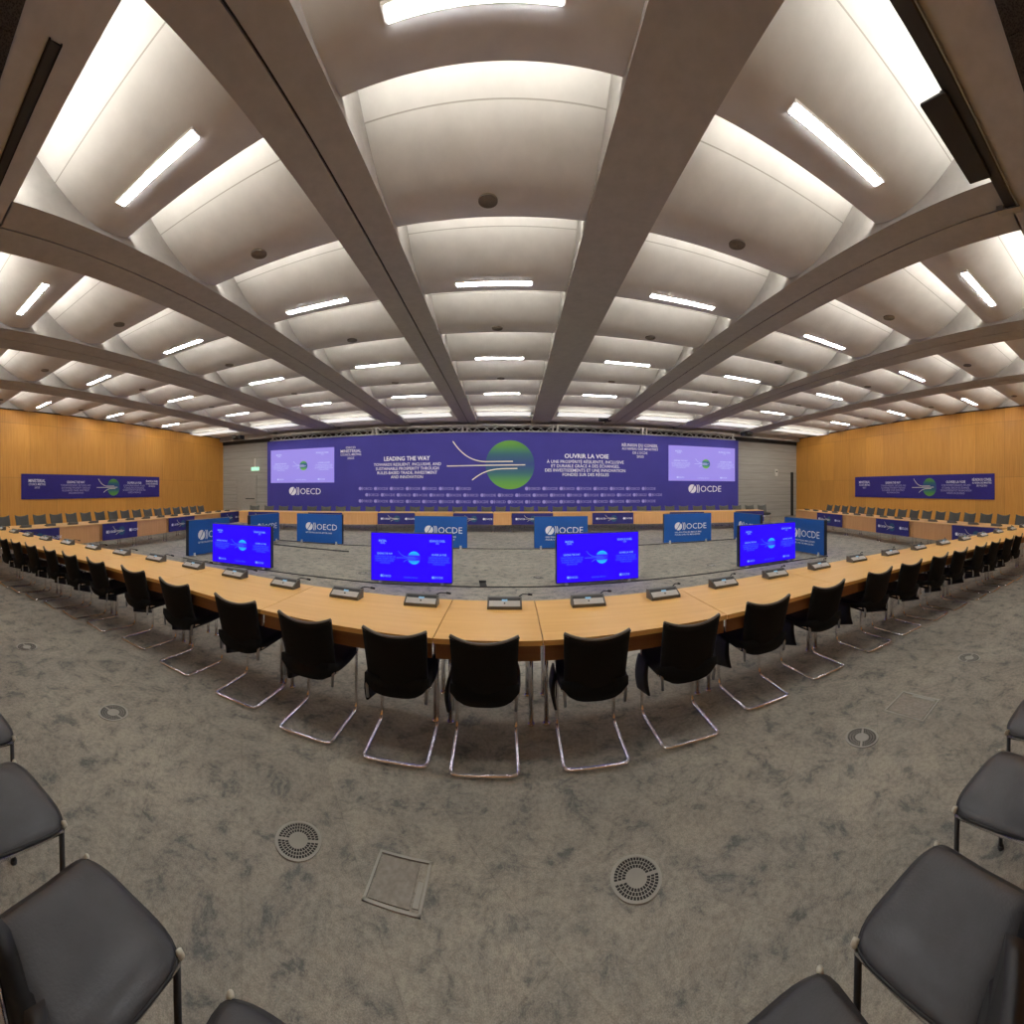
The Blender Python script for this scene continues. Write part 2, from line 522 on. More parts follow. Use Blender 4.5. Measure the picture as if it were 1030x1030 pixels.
EN = ['TOWARDS RESILIENT, INCLUSIVE, AND', 'SUSTAINABLE PROSPERITY THROUGH', 'RULES-BASED TRADE, INVESTMENT', 'AND INNOVATION']
FR = ['À UNE PROSPÉRITÉ RÉSILIENTE, INCLUSIVE', 'ET DURABLE GRÂCE À DES ÉCHANGES,', 'DES INVESTISSEMENTS ET UNE INNOVATION', 'FONDÉS SUR DES RÈGLES']

# ---------------------------------------------------------------- room dimensions (metres, camera above the origin)
B = 4.55                       # underside of the ceiling beams
TOPZ = 5.55
YBACK = 18.7
YREAR = -1.6
FAN = 0.011                    # the hall opens slightly towards the stage wall
def fx(u, y): return u * (1 + (0.0088 if u < -13 else FAN) * y)
BEAMS = [(-10.8, -9.9), (-7.75, -6.8), (-4.65, -3.8), (-1.86, -1.22), (0.79, 1.48), (3.5, 4.27), (6.5, 7.3), (9.5, 10.2)]
WL, WR = -13.8, 13.3
BAYS = [(WL, -10.8), (-9.9, -7.75), (-6.8, -4.65), (-3.8, -1.86), (-1.22, 0.79), (1.48, 3.5), (4.27, 6.5), (7.3, 9.5), (10.2, WR)]
BAYNAME = ['outermost bay on the left', 'third bay left of centre', 'second bay left of centre', 'first bay left of centre', 'central bay',
           'first bay right of centre', 'second bay right of centre', 'third bay right of centre', 'outermost bay on the right']
LIPS = [2.84, 4.47, 6.13, 7.78, 9.48, 11.2, 12.9, 14.6, 16.3, 18.0]
ORD = ['first', 'second', 'third', 'fourth', 'fifth', 'sixth', 'seventh', 'eighth', 'ninth', 'tenth', 'eleventh', 'twelfth', 'thirteenth', 'fourteenth', 'fifteenth',
       'sixteenth', 'seventeenth', 'eighteenth', 'nineteenth', 'twentieth', 'twenty-first', 'twenty-second', 'twenty-third', 'twenty-fourth', 'twenty-fifth', 'twenty-sixth',
       'twenty-seventh', 'twenty-eighth', 'twenty-ninth', 'thirtieth', 'thirty-first', 'thirty-second', 'thirty-third', 'thirty-fourth', 'thirty-fifth', 'thirty-sixth', 'thirty-seventh', 'thirty-eighth', 'thirty-ninth', 'fortieth', 'forty-first', 'forty-second']

# floor
mb = MB(); mb.box((-17, YREAR - .3, -0.2), (17, YBACK + .3, 0)); struct('floor', mb, 'carpet')

# side walls: built in their own frame (x along the wall) so the veneer joints follow it
def side_wall(name, sgn, U, wood_top=4.62):
    p0 = Vector((fx(U, YREAR), YREAR, 0)); p1 = Vector((fx(U, YBACK), YBACK, 0))
    L = (p1 - p0).length
    if sgn < 0:
        o = p0; ang = atan2(p1.y - p0.y, p1.x - p0.x)
    else:
        o = p1; ang = atan2(p0.y - p1.y, p0.x - p1.x)
    mb = MB(); mb.box((0, -0.03, 0), (L, 0.2, wood_top))
    w = mb.build(name, 'wallwood', None, o, ang); w['kind'] = 'structure'
    mb = MB(); mb.box((0, 0.0, wood_top), (L, 0.2, TOPZ)); mb.build('plaster_frieze', 'plaster', w)
    mb = MB(); mb.box((0, -0.10, wood_top - .02), (L, 0.0, wood_top + .01)); mb.build('spill_ledge', 'groove', w)  # dark top border, made to project and keep cove spill off the veneer
    mb = MB(); mb.box((0, -0.05, 0), (L, -0.03, 0.1)); mb.build('skirting', 'apron', w)
    return w, o, ang
wallL, oL, aL = side_wall('wall_left', -1, WL)
wallR, oR, aR = side_wall('wall_right', 1, WR)
mb = MB(); mb.box((-17, YBACK, 0), (17, YBACK + .2, TOPZ)); struct('wall_back', mb, 'cladding')
mb = MB(); mb.box((-17, YREAR - .2, 0), (17, YREAR, TOPZ)); struct('wall_rear', mb, 'wallwood')

# ceiling slab, beams, shells
mb = MB(); mb.box((-17, YREAR - .2, TOPZ), (17, YBACK + .2, TOPZ + .15)); struct('ceiling', mb, 'plaster')
Y0C = 1.38
def quadprism(u0, u1, y0, y1, z0, z1):
    return MB().prism([(fx(u0, y0), y0), (fx(u1, y0), y0), (fx(u1, y1), y1), (fx(u0, y1), y1)], z0, z1)
for i, (a, b) in enumerate(BEAMS):
    c = (a + b) / 2
    if i == 4:                                    # this beam is one piece, without a joint
        struct('ceiling_beam', quadprism(a, b, Y0C - .02, 18.35, B, TOPZ), 'beam'); continue
    mb = quadprism(a, c - .012, Y0C - .02, 18.35, B, TOPZ)
    q = quadprism(c + .012, b, Y0C - .02, 18.35, B, TOPZ); mb.add(q.v, q.f)
    q = quadprism(c - .02, c + .02, Y0C - .02, 18.35, B + .04, TOPZ - .1); mb.add(q.v, q.f)
    o = struct('ceiling_beam' , mb, 'beam')
    g = quadprism(c - .012, c + .012, Y0C, 18.3, B + .02, B + .045).build('joint_groove', 'groove', o)
# header soffit above the camera, plus the closing strip at the stage wall
mb = MB(); mb.box((-15.5, YREAR, B), (15.5, Y0C, TOPZ)); hd = struct('ceiling_header', mb, 'soffit')
mb = MB(); mb.box((-16.8, 18.35, B - .12), (16.8, YBACK, TOPZ)); struct('trim_1', mb, 'soffit')
mb = MB(); mb.box((-16.8, YBACK - .04, B - .32), (16.8, YBACK, B - .12)); struct('trim_2', mb, 'groove')
# dark acoustic cloth fields in the header
for s, nm in ((-1, 'left'), (1, 'right')):
    mb = MB()
    mb.box((min(s * 1.6, s * 9), -1.2, B - .03), (max(s * 1.6, s * 9), .87, B - .001))
    for k in range(16):
        x = s * (1.7 + .24 * k)
        mb.box((x, -1.15, B - .038), (x + .02, .85, B - .03))
    mb.build('acoustic_cloth', 'acoustic', hd)
mb = MB(); mb.box((-9, 1.10, B - .012), (-2.37, 1.175, B - .001)); mb.build('linear_slot', 'blackmetal', hd)
mb = MB(); mb.box((-9, 1.088, B - .02), (-2.36, 1.1, B - .001)); mb.box((-9, 1.175, B - .016), (-2.36, 1.184, B - .001)); mb.build('slot_edge', 'groove', hd)

RISE = .74
def prof(t): return B + .05 + RISE * max(0.0, 1 - t / .74) ** 1.7 + .05 * max(0.0, (t - .8) / .2) ** 2
lamp_proto = None; spk_proto = None
lamp_tasks = []; spk_tasks = []; panel_tasks = []
for bi, (ua, ub) in enumerate(BAYS):
    mb = MB(); strip = MB()
    y_prev = Y0C
    for li, yl in enumerate(LIPS):
        ys = y_prev + .035
        def surf(u, v, ys=ys, yl=yl):
            y = ys + (yl - ys) * v
            return (fx(ua + (ub - ua) * u, y), y, prof(v))
        def back(u, v, ys=ys, yl=yl):
            p = surf(u, v)
            return (p[0], p[1], p[2] + .035)
        n0 = len(mb.f)
        mb.grid(surf, 2, 24, True, None, True, True)
        # lip nose and upper face
        mb.grid(lambda u, v, yl=yl: (fx(ua + (ub - ua) * u, yl), yl, prof(1) + .04 * v), 2, 1, False)
        mb.grid(back, 2, 24, True)
        # cove strip lying behind the lip, shining onto the next shell
        x0, x1 = fx(ua + (.45 if bi == 0 else .04), yl), fx(ub - (.45 if bi == 8 else .04), yl)
        if li < len(LIPS) - 1:
            strip.box((x0, yl - .085, B + .19), (x1, yl - .055, B + .22))
        y_prev = yl
        ymid = yl - (.44 if li == 0 else .33)
        xm = fx((ua + ub) / 2, ymid)
        if li == 8:
            panel_tasks.append((bi, yl, fx(ua, yl), fx(ub, yl)))
        elif li % 2 == 0 and li < 8:
            lamp_tasks.append((bi, li, xm, ymid, prof(1 - (yl - ymid) / (yl - ys))))
        elif li % 2 == 1 and li < 7:
            spk_tasks.append((bi, li, xm, ymid, prof(1 - (yl - ymid) / (yl - ys))))
    # strip behind the header for the first shell
    strip.box((fx(ua + .04, Y0C), Y0C - .005, B + .16), (fx(ub - .04, Y0C), Y0C + .025, B + .19))
    o = struct('ceiling_vault', mb, 'shell')
    strip.build('cove_light', 'cove', o)

for k, (bi, li, x, y, z) in enumerate(lamp_tasks):
    lab = 'white strip lamp in the %s, %s lit row from the camera' % (BAYNAME[bi], ORD[li // 2])
    if lamp_proto is None:
        lamp_proto = empty('ceiling_lamp', (x, y, z), 0, lab, 'lamp', 'strip lamps under the ceiling shells')
        fr = MB(); fr.box((-.56, -.055, -.012), (.56, -.045, .1)); fr.box((-.56, .045, -.012), (.56, .055, .1))
        fr.box((-.56, -.05, -.012), (-.535, .05, .1)); fr.box((.535, -.05, -.012), (.56, .05, .1))
        fr.build('lamp_frame', 'lampframe', lamp_proto)
        df = MB(); df.box((-.535, -.045, -.018), (.535, .045, .03)); df.build('diffuser', 'lamp', lamp_proto)
    else:
        dup(lamp_proto, (x, y, z), 0, lab)
for k, (bi, li, x, y, z) in enumerate(spk_tasks):
    lab = 'round grey ceiling speaker in the %s, %s unlit row' % (BAYNAME[bi], ORD[li // 2])
    if spk_proto is None:
        spk_proto = empty('ceiling_speaker', (x, y, z), 0, lab, 'speaker', 'round speakers in the ceiling shells')
        q = MB(); q.ring((0, 0), .085, .1, -.015, .05); q.build('rim', 'speaker', spk_proto)
        q = MB(); q.disc((0, 0), .086, -.008, .05)
        for rr in (.025, .05, .07): q.ring((0, 0), rr, rr + .006, -.012, -.007, 24)
        q.build('grille', 'speaker', spk_proto)
    else:
        dup(spk_proto, (x, y, z), 0, lab)

for bi, yl, xa, xb in panel_tasks:
    t = empty('light_panel', ((xa + xb) / 2, yl - .45, B + .03), 0, 'flat white light panel in the %s, last row before the stage' % BAYNAME[bi], 'light panel', 'flat light panels before the stage')
    hw = (xb - xa) * .44
    q = MB(); q.box((-hw, -.4, -.02), (hw, .4, .03)); q.build('diffuser', 'panelglow', t)
    q = MB()
    for a, b in (((-hw - .03, -.43), (hw + .03, -.4)), ((-hw - .03, .4), (hw + .03, .43)), ((-hw - .03, -.4), (-hw, .4)), ((hw, -.4), (hw + .03, .4))):
        q.box((a[0], a[1], -.025), (b[0], b[1], .03))
    q.build('frame', 'lampframe', t)

# ---------------------------------------------------------------- header equipment
t = empty('screen_housing', (0, 0, B), 0, 'long black housing along the header edge, top right', 'screen housing')
mb = MB(); mb.box((1.3, 1.29, -.045), (4.0, 1.405, -.002), None, .008); mb.build('casing', 'blackmetal', t)
mb = MB(); mb.box((1.3, 1.278, -.035), (4.0, 1.288, -.01)); mb.build('lower_rail', 'steel', t)
mb = MB(); mb.box((3.86, 1.24, -.075), (3.95, 1.46, -.06)); mb.box((3.88, 1.43, -.06), (3.94, 1.5, .0)); mb.build('bracket', 'steel', t)
t = empty('hanging_panel', (2.98, 1.5, B), 0, 'flat black rectangular panel hanging beside the dark housing, top right', 'panel')
mb = MB(); mb.box((-.44, -.13, -.075), (.44, .085, -.05), None, .006); mb.build('panel_body', 'black', t)
for s in (-1, 1):
    mb = MB(); mb.box((s * .38 - .02, -.085, -.05), (s * .38 + .02, -.06, .0)); mb.build('mounting_tab', 'blackmetal', t)

# ---------------------------------------------------------------- stage wall: backdrop, screens, truss
YB = 17.7
t = empty('stage_backdrop', (0, YB, 0), 0, 'wide violet printed backdrop with green disc covering the stage wall', 'backdrop')
mb = MB(); mb.box((-12.1, 0, 0.35), (11.2, .06, 4.1)); mb.build('cloth_panel', 'backdrop', t)
yy = -.006
def block(par, name, mat, fn):
    q = MB(); fn(q); return q.build(name, mat, par)
block(t, 'headline', 'print', lambda q: put_text(q, 'LEADING THE WAY', -4.62, 2.90, .27, 'CENTER', .02, 2.15, yy))
block(t, 'paragraph', 'print', lambda q: [put_text(q, s_, -4.62, 2.665 - k * .19, .19, 'CENTER', .006, [3.15, 2.95, 2.8, 1.5][k], yy) for k, s_ in enumerate(EN)])
block(t, 'headline', 'print', lambda q: put_text(q, 'OUVRIR LA VOIE', 3.4, 2.98, .27, 'CENTER', .02, 2.0, yy))
block(t, 'paragraph', 'print', lambda q: [put_text(q, s_, 3.36, 2.755 - k * .19, .19, 'CENTER', .006, [3.5, 3.1, 3.65, 2.1][k], yy) for k, s_ in enumerate(FR)])
block(t, 'meeting_title', 'print', lambda q: [put_text(q, *p_) for p_ in (('OECD', -7.35, 3.52, .15, 'CENTER', .0, .5, yy), ('MINISTERIAL', -7.35, 3.34, .2, 'CENTER', .01, 1.05, yy),
      ('COUNCIL MEETING', -7.35, 3.19, .15, 'CENTER', .005, 1.05, yy), ('2025', -7.35, 3.02, .15, 'CENTER', .0, .35, yy))])
block(t, 'meeting_title', 'print', lambda q: [put_text(q, *p_) for p_ in (('RÉUNION DU CONSEIL', 5.9, 3.55, .2, 'CENTER', .01, 1.75, yy), ('AU NIVEAU DES MINISTRES', 5.9, 3.40, .15, 'CENTER', .005, 1.75, yy),
      ("DE L'OCDE", 5.9, 3.22, .16, 'CENTER', .0, .72, yy), ('2025', 5.9, 3.05, .16, 'CENTER', .0, .35, yy))])
block(t, 'logo', 'print', lambda q: logo(q, -10.75, 1.50, .42, 'OECD', yy))
block(t, 'logo', 'print', lambda q: logo(q, 8.35, 1.62, .42, 'OCDE', yy))
L = MB()
for r_, zz in enumerate((1.63, 1.34, 1.05)):
    for k in range(20):
        x = -6.95 + k * .76 + (.33 if r_ == 1 else 0)
        if x > 6.5 or (r_ == 0 and -1.75 < x < .35): continue
        logo(L, x, zz, .16, 'OECD' if k % 2 == 0 else 'OCDE', yy, False)
L.build('small_logos', 'dimprint', t)
zdisc(1.07, -.010, 0, 2.67, 56).build('emblem_disc', 'disc', t)
q = MB(); swooshes(q, 0, 2.67, 1.07, -.016, .036); q.build('emblem_lines', 'line', t)

def screen_content(par, w, h, text, white, disc, y, ds=None):
    """slide shown on every display: titles left and right, disc in the middle"""
    block(par, 'meeting_title', white, lambda q: [put_text(q, 'MINISTERIAL', -.36 * w, .325 * h, .06 * h, 'CENTER', .02, .10 * w, y), put_text(q, 'COUNCIL', -.36 * w, .283 * h, .05 * h, 'CENTER', .02, .06 * w, y)])
    block(par, 'meeting_title', white, lambda q: [put_text(q, 'RÉUNION DU CONSEIL', .33 * w, .34 * h, .06 * h, 'CENTER', .02, .19 * w, y), put_text(q, '2025', .33 * w, .295 * h, .05 * h, 'CENTER', .0, .04 * w, y)])
    block(par, 'logo', white, lambda q: logo(q, -.39 * w, -.40 * h, .055 * h, 'OECD', y, False))
    block(par, 'logo', white, lambda q: logo(q, .26 * w, -.40 * h, .055 * h, 'OCDE', y, False))
    block(par, 'headline', white, lambda q: put_text(q, 'LEADING THE WAY', -.33 * w, .055 * h, .055 * h, 'CENTER', .02, .20 * w, y))
    block(par, 'headline', white, lambda q: put_text(q, 'OUVRIR LA VOIE', .35 * w, .055 * h, .055 * h, 'CENTER', .02, .18 * w, y))
    block(par, 'paragraph', text, lambda q: [put_text(q, EN[k], -.33 * w, (-.005 - .045 * k) * h, .045 * h, 'CENTER', .0, [.27, .26, .24, .13][k] * w, y) for k in range(4)])
    block(par, 'paragraph', text, lambda q: [put_text(q, FR[k], .35 * w, (-.005 - .045 * k) * h, .045 * h, 'CENTER', .0, [.26, .25, .27, .15][k] * w, y) for k in range(4)])
    block(par, 'footer_line', text, lambda q: put_text(q, 'MINISTERIAL MEETING', 0, -.43 * h, .04 * h, 'CENTER', 0, .17 * w, y))
    block(par, 'emblem_lines', text, lambda q: swooshes(q, .04 * w, .0, .145 * h, y - .003, .06))
    zdisc(.135 * h, y - .001, .04 * w, 0, 32).build('slide_disc', disc, par)

def stage_screen(px0, px1, z0, z1, label):
    w, h = px1 - px0, z1 - z0
    t = empty('mounted_screen', ((px0 + px1) / 2, YB - .05, (z0 + z1) / 2), 0, label, 'screen', 'slide screens on the stage backdrop')
    mb = MB(); mb.box((-w / 2, -.02, -h / 2), (w / 2, .03, h / 2)); mb.build('screen_surface', 'lav', t)
    screen_content(t, w, h, 'lavtext', 'lavtext', 'lavdisc', -.024)
    return t
stage_screen(-11.83, -8.2, 1.92, 3.62, 'lavender slide screen at the left end of the stage backdrop')
stage_screen(7.3, 10.95, 2.0, 3.68, 'lavender slide screen at the right end of the stage backdrop')

t = empty('lighting_truss', (0, YB + .12, 4.12), 0, 'aluminium lattice truss running along the top of the backdrop', 'truss')
mb = MB()
for yy2 in (0, .22):
    for zz in (.03, .33):
        mb.tube([(-12.0, yy2, zz), (11.1, yy2, zz)], .026, 8)
mb.build('chord_tubes', 'alu', t)
mb = MB(); n = 58
for k in range(n):
    x0 = -12 + 23.1 * k / n; x1 = -12 + 23.1 * (k + 1) / n
    za, zb = (.03, .33) if k % 2 == 0 else (.33, .03)
    mb.tube([(x0, 0, za), (x1, 0, zb)], .016, 6); mb.tube([(x0, .22, zb), (x1, .22, za)], .013, 5)
mb.build('lattice', 'alu', t)
for x in (-6.2, -2.0, 2.0, 6.15):
    for s in (-1, 1):
        mb = MB(); mb.box((x + s * .1 - .03, -.05, -.02), (x + s * .1 + .03, .27, .36)); mb.build('clamp_plate', 'alu', t)
for x in (-11.9, 11.0):
    mb = MB(); mb.tube([(x, .1, -4.12), (x, .1, .4)], .045, 10); mb.box((x - .2, -.08, -4.12), (x + .2, .3, -4.09)); mb.build('upright', 'alu', t)

def ceiling_camera(x, y, z, label):
    t = empty('video_projector', (x, y, z), 0, label, 'projector', 'black projectors under the ceiling')
    mb = MB(); mb.box((-.26, -.2, -.2), (.26, .2, .0), None, .03); mb.build('body', 'black', t)
    mb = MB(); mb.tube([(0, -.2, -.1), (0, -.26, -.1)], .07, 16); mb.build('lens', 'blackmetal', t)
    mb = MB(); mb.tube([(0, 0, 0), (0, 0, B - .12 - z)], .03, 8); mb.build('mount_pole', 'blackmetal', t)
ceiling_camera(-13.1, 16.5, 4.38, 'black projector hanging at the upper left corner before the grey wall')
ceiling_camera(4.05, 16.9, 4.72, 'black projector hanging above the truss right of centre')
ceiling_camera(11.0, 16.6, 4.42, 'black projector hanging above the right end of the truss')

# back wall door, exit sign, device
d = empty('door_1', (-14.3, YBACK, 0)); d['kind'] = 'structure'
mb = MB(); mb.box((-.62, -.04, 0), (.72, -.005, 2.3)); mb.build('door_leaf', 'door', d)
mb = MB(); mb.box((-.70, -.06, 0), (-.62, 0, 2.38)); mb.box((.72, -.06, 0), (.8, 0, 2.38)); mb.box((-.70, -.06, 2.3), (.8, 0, 2.38)); mb.build('door_frame', 'cladding', d)
mb = MB(); mb.box((.02, -.075, 1.02), (.66, -.04, 1.07)); mb.build('push_bar', 'blackmetal', d)
t = empty('exit_sign', (-13.6, YBACK - .05, 2.75), 0, 'small lit exit sign on the grey wall above the left door', 'sign')
mb = MB(); mb.box((-.26, -.03, -.1), (.26, .05, .1), None, .01); mb.build('sign_box', 'exitg', t)
mb = MB(); mb.box((-.05, -.02, .1), (.05, .03, .6)); mb.build('bracket', 'device', t)
t = empty('wall_detector', (14.4, YBACK - .05, 2.55), 0, 'small white box on the grey wall near the right corner', 'box')
mb = MB(); mb.box((-.1, -.06, -.2), (.1, .05, .2), None, .02); mb.build('casing', 'device', t)
mb = MB(); mb.box((-.05, -.07, .02), (.05, -.06, .1)); mb.build('lens_cover', 'black', t)
# dark corner reveals
mb = MB(); mb.box((15.55, YBACK - .1, 0), (15.68, YBACK, 2.6)); struct('trim_3', mb, 'groove')
mb = MB(); mb.box((-16.55, YBACK - .1, 0), (-16.42, YBACK, 2.9)); struct('trim_4', mb, 'groove')

# ---------------------------------------------------------------- wall banners
def wall_banner(origin, ang, s0, s1, label):
    w = s1 - s0; h = .98
    dx = Vector((cos(ang), sin(ang), 0)); nrm = Vector((sin(ang), -cos(ang), 0))
    c = Vector(origin) + dx * (s0 + s1) / 2 + nrm * .05
    t = empty('wall_banner', (c.x, c.y, 1.71), ang, label, 'banner', 'long blue banners on the side walls')
    mb = MB(); mb.box((-w / 2, -.012, -h / 2), (w / 2, .018, h / 2)); mb.build('banner_cloth', 'banner', t)
    y = -.018
    block(t, 'meeting_title', 'print', lambda q: [put_text(q, 'MINISTERIAL', -.41 * w, .17, .17, 'CENTER', .02, .10 * w, y), put_text(q, 'COUNCIL MEETING', -.41 * w, .05, .12, 'CENTER', .01, .10 * w, y), put_text(q, '2025', -.41 * w, -.07, .1, 'CENTER', 0, .03 * w, y)])
    block(t, 'headline', 'print', lambda q: put_text(q, 'LEADING THE WAY', -.165 * w, .14, .14, 'CENTER', .02, .12 * w, y))
    block(t, 'headline', 'print', lambda q: put_text(q, 'OUVRIR LA VOIE', .275 * w, .14, .14, 'CENTER', .02, .12 * w, y))
    block(t, 'paragraph', 'softprint', lambda q: [put_text(q, EN[k], -.165 * w, .02 - .105 * k, .11, 'CENTER', .0, [.2, .19, .18, .1][k] * w, y) for k in range(4)])
    block(t, 'paragraph', 'softprint', lambda q: [put_text(q, FR[k], .275 * w, .02 - .105 * k, .11, 'CENTER', .0, [.18, .17, .19, .11][k] * w, y) for k in range(4)])
    block(t, 'meeting_title', 'print', lambda q: [put_text(q, 'RÉUNION DU CONSEIL', .43 * w, .22, .14, 'CENTER', .02, .11 * w, y), put_text(q, 'AU NIVEAU DES MINISTRES', .43 * w, .11, .1, 'CENTER', .01, .11 * w, y), put_text(q, "DE L'OCDE 2025", .43 * w, .0, .1, 'CENTER', .0, .06 * w, y)])
    zdisc(.37, -.016, .105 * w, -.02).build('emblem_disc', 'disc', t)
    q = MB(); swooshes(q, .105 * w, -.02, .37, -.022, .06); q.build('emblem_lines', 'line', t)
def along(o, ang, y):                     # distance along a wall for a given room depth
    return (y - o.y) / sin(ang)
wall_banner(oL, aL, along(oL, aL, 5.47), along(oL, aL, 13.0), 'long blue meeting banner on the left wooden wall')
wall_banner(oR, aR, along(oR, aR, 13.25), along(oR, aR, 5.5), 'long blue meeting banner on the right wooden wall')

# ---------------------------------------------------------------- tables
def interp(tab, x):
    if x <= tab[0][0]: return tab[0][1]
    for (a, ya), (b, yb) in zip(tab, tab[1:]):
        if x <= b: return ya + (yb - ya) * (x - a) / (b - a)
    return tab[-1][1]
NEAR = [(-9.8, 2.88), (-8.5, 2.95), (-6.9, 3.08), (-5.3, 3.33), (-3.6, 3.52), (-2.4, 3.44), (-1.2, 3.31), (0, 3.30), (1.1, 3.32), (2.1, 3.50), (3.6, 3.55), (5.3, 3.42), (6.9, 3.24), (8.6, 3.05), (9.8, 2.95)]
def near_in(x): return interp(NEAR, x)
TH = .73
def table_unit(name, pa, pb, depth, outward, label, group, mat, front=True, apron=False, na=None, nb=None):
    """one table between two points of the inner edge; na/nb = outward directions at the two ends"""
    pa, pb = Vector(pa), Vector(pb)
    d = (pb - pa).normalized()
    n = Vector(outward).normalized()
    na = Vector(na) if na else n; nb = Vector(nb) if nb else n
    c = (pa + pb) / 2 + n * depth / 2
    t = empty(name, (c.x, c.y, 0), 0, label, 'table', group)
    A, Bp = pa + d * .003 - c, pb - d * .003 - c
    C, D = Bp + nb * depth, A + na * depth
    def poly(*p):
        p = [(q.x, q.y) for q in p]
        ar = sum(p[i][0] * p[(i + 1) % len(p)][1] - p[(i + 1) % len(p)][0] * p[i][1] for i in range(len(p)))
        return p if ar > 0 else p[::-1]
    mb = MB(); mb.prism(poly(A, Bp, C, D), TH - .032, TH); mb.build('tabletop', mat, t)
    if front:
        mb = MB(); i0, i1 = A + n * .03 + d * .01, Bp + n * .03 - d * .01
        mb.prism(poly(i0, i1, i1 + n * .02, i0 + n * .02), .27, TH - .032); mb.build('front_panel', 'front', t)
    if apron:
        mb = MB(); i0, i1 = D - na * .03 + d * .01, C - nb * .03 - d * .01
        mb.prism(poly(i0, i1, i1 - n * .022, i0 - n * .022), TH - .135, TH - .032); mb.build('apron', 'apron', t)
    for q in (A + n * .09 + d * .06, Bp + n * .09 - d * .06, C - n * (.38 if apron else .12) - d * .05, D - n * (.38 if apron else .12) + d * .05):
        mb = MB(); mb.tube([(q.x, q.y, .012), (q.x, q.y, TH - .032)], .016, 12); mb.tube([(q.x, q.y, 0), (q.x, q.y, .012)], .022, 12)
        mb.build('leg', 'chrome', t)
    return t

seams = [-9.57, -8.27, -6.97, -5.67, -4.37, -3.07, -1.77, -.47, .2, 1.5, 2.8, 4.1, 5.4, 6.7, 8.0, 9.3]
NT = len(seams) - 1
for i, (a, b) in enumerate(zip(seams, seams[1:])):
    if i < 7: lab = 'beech table in the near row, %s to the left of the narrow middle table' % ORD[6 - i]
    elif i == 7: lab = 'narrow middle beech table in the near row, single microphone unit on top'
    else: lab = 'beech table in the near row, %s to the right of the narrow middle table' % ORD[i - 8]
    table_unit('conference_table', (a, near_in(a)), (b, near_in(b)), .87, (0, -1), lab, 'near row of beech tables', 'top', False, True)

def drape(pa, pb, inward, label):
    """printed cloth hung on the inner front of a table"""
    pa, pb = Vector(pa), Vector(pb); w = (pb - pa).length
    d = (pb - pa).normalized(); n = Vector(inward).normalized()
    if d.cross(n) > 0:        # keep local x reading left to right for somebody facing the cloth
        d = -d
    ang = atan2(d.y, d.x)
    c = (pa + pb) / 2 + n * .03
    t = empty('table_banner', (c.x, c.y, .5), ang, label, 'banner', 'navy banners hung on the table fronts')
    h = .43
    mb = MB(); mb.grid(lambda u, v: (-w / 2 + w * u, .004 * sin(u * 21), -h / 2 + h * v), 24, 1, True, None, False, False)
    mb.grid(lambda u, v: (-w / 2 + w * u, .01 + .004 * sin(u * 21), -h / 2 + h * v), 24, 1, True, None, False, True)
    mb.box((-w / 2, -.004, h / 2 - .012), (w / 2, .05, h / 2))
    mb.build('banner_cloth', 'drape', t)
    block(t, 'logo', 'print', lambda q: logo(q, -w * .42, 0, .085, 'OECD', -.012, False))
    block(t, 'logo', 'print', lambda q: logo(q, w * .24, 0, .085, 'OCDE', -.012, False))
    zdisc(.12, -.010, .03, 0, 24).build('emblem_disc', 'drapedisc', t)
    q = MB(); swooshes(q, .03, 0, .145, -.016, .06); q.build('emblem_lines', 'line', t)
    return t

def lineL(y): return -(7.85 + .185 * y)
def lineR(y): return 8.0 + .24 * y
YL = [3.0, 4.23, 5.55, 6.91, 8.29, 9.73, 11.4, 12.95]
YR = [3.15, 4.72, 6.18, 7.72, 9.47, 11.25, 13.1]
nL = Vector((-1, -.185)).normalized(); nR = Vector((1, -.24)).normalized()
for i, (a, b) in enumerate(zip(YL, YL[1:])):
    table_unit('conference_table', (lineL(a), a), (lineL(b), b), .82, nL, 'beech table along the left side, %s from the near corner' % ORD[i], 'left row of beech tables', 'topy')
    if i % 2 == 0:
        drape((lineL(a + .05), a + .05), (lineL(b), b), -nL, 'navy banner on the left row of tables, %s from the near corner' % ORD[i // 2])
for i, (a, b) in enumerate(zip(YR, YR[1:])):
    table_unit('conference_table', (lineR(a), a), (lineR(b), b), .82, nR, 'beech table along the right side, %s from the near corner' % ORD[i], 'right row of beech tables', 'topy')
    if i % 2 == 0:
        drape((lineR(a + .1), a + .1), (lineR(b), b), -nR, 'navy banner on the right row of tables, %s from the near corner' % ORD[i // 2])

FAR = [(-11, 12.3), (-9.6, 12.95), (-7.4, 13.65), (-5.5, 14.35), (-4.2, 14.7), (-1.6, 15.05), (1.7, 15.1), (4.6, 14.85), (7.0, 14.3), (9.4, 13.7), (11.6, 13.2)]
def far_in(x): return interp(FAR, x)
def far_x(px):                                    # where a sight line over the table front meets the far row
    th = (px - 513) / 407.0
    x = 14 * tan(th)
    for _ in range(12): x = far_in(x) * tan(th)
    return x
FXB = [far_x(p) for p in (240, 250, 280, 310, 344, 380, 417, 456, 496, 515, 556, 596, 637, 674, 708, 740, 768)]
nd = 0
NF = len(FXB) - 1
for i, (a, b) in enumerate(zip(FXB, FXB[1:])):
    pa, pb = Vector((a, far_in(a))), Vector((b, far_in(b)))
    dd = (pb - pa).normalized(); n = Vector((-dd.y, dd.x))
    lab = 'beech table in the far row before the stage, %s from its left end' % ORD[i]
    table_unit('conference_table', pa, pb, .8, n, lab, 'far row of beech tables', 'top')
    if i in (1, 3, 5, 7, 9, 11, 13, 15):
        nd += 1
        drape(pa, pb, -n, 'navy banner on the far row of tables, %s from the left' % ORD[nd - 1])

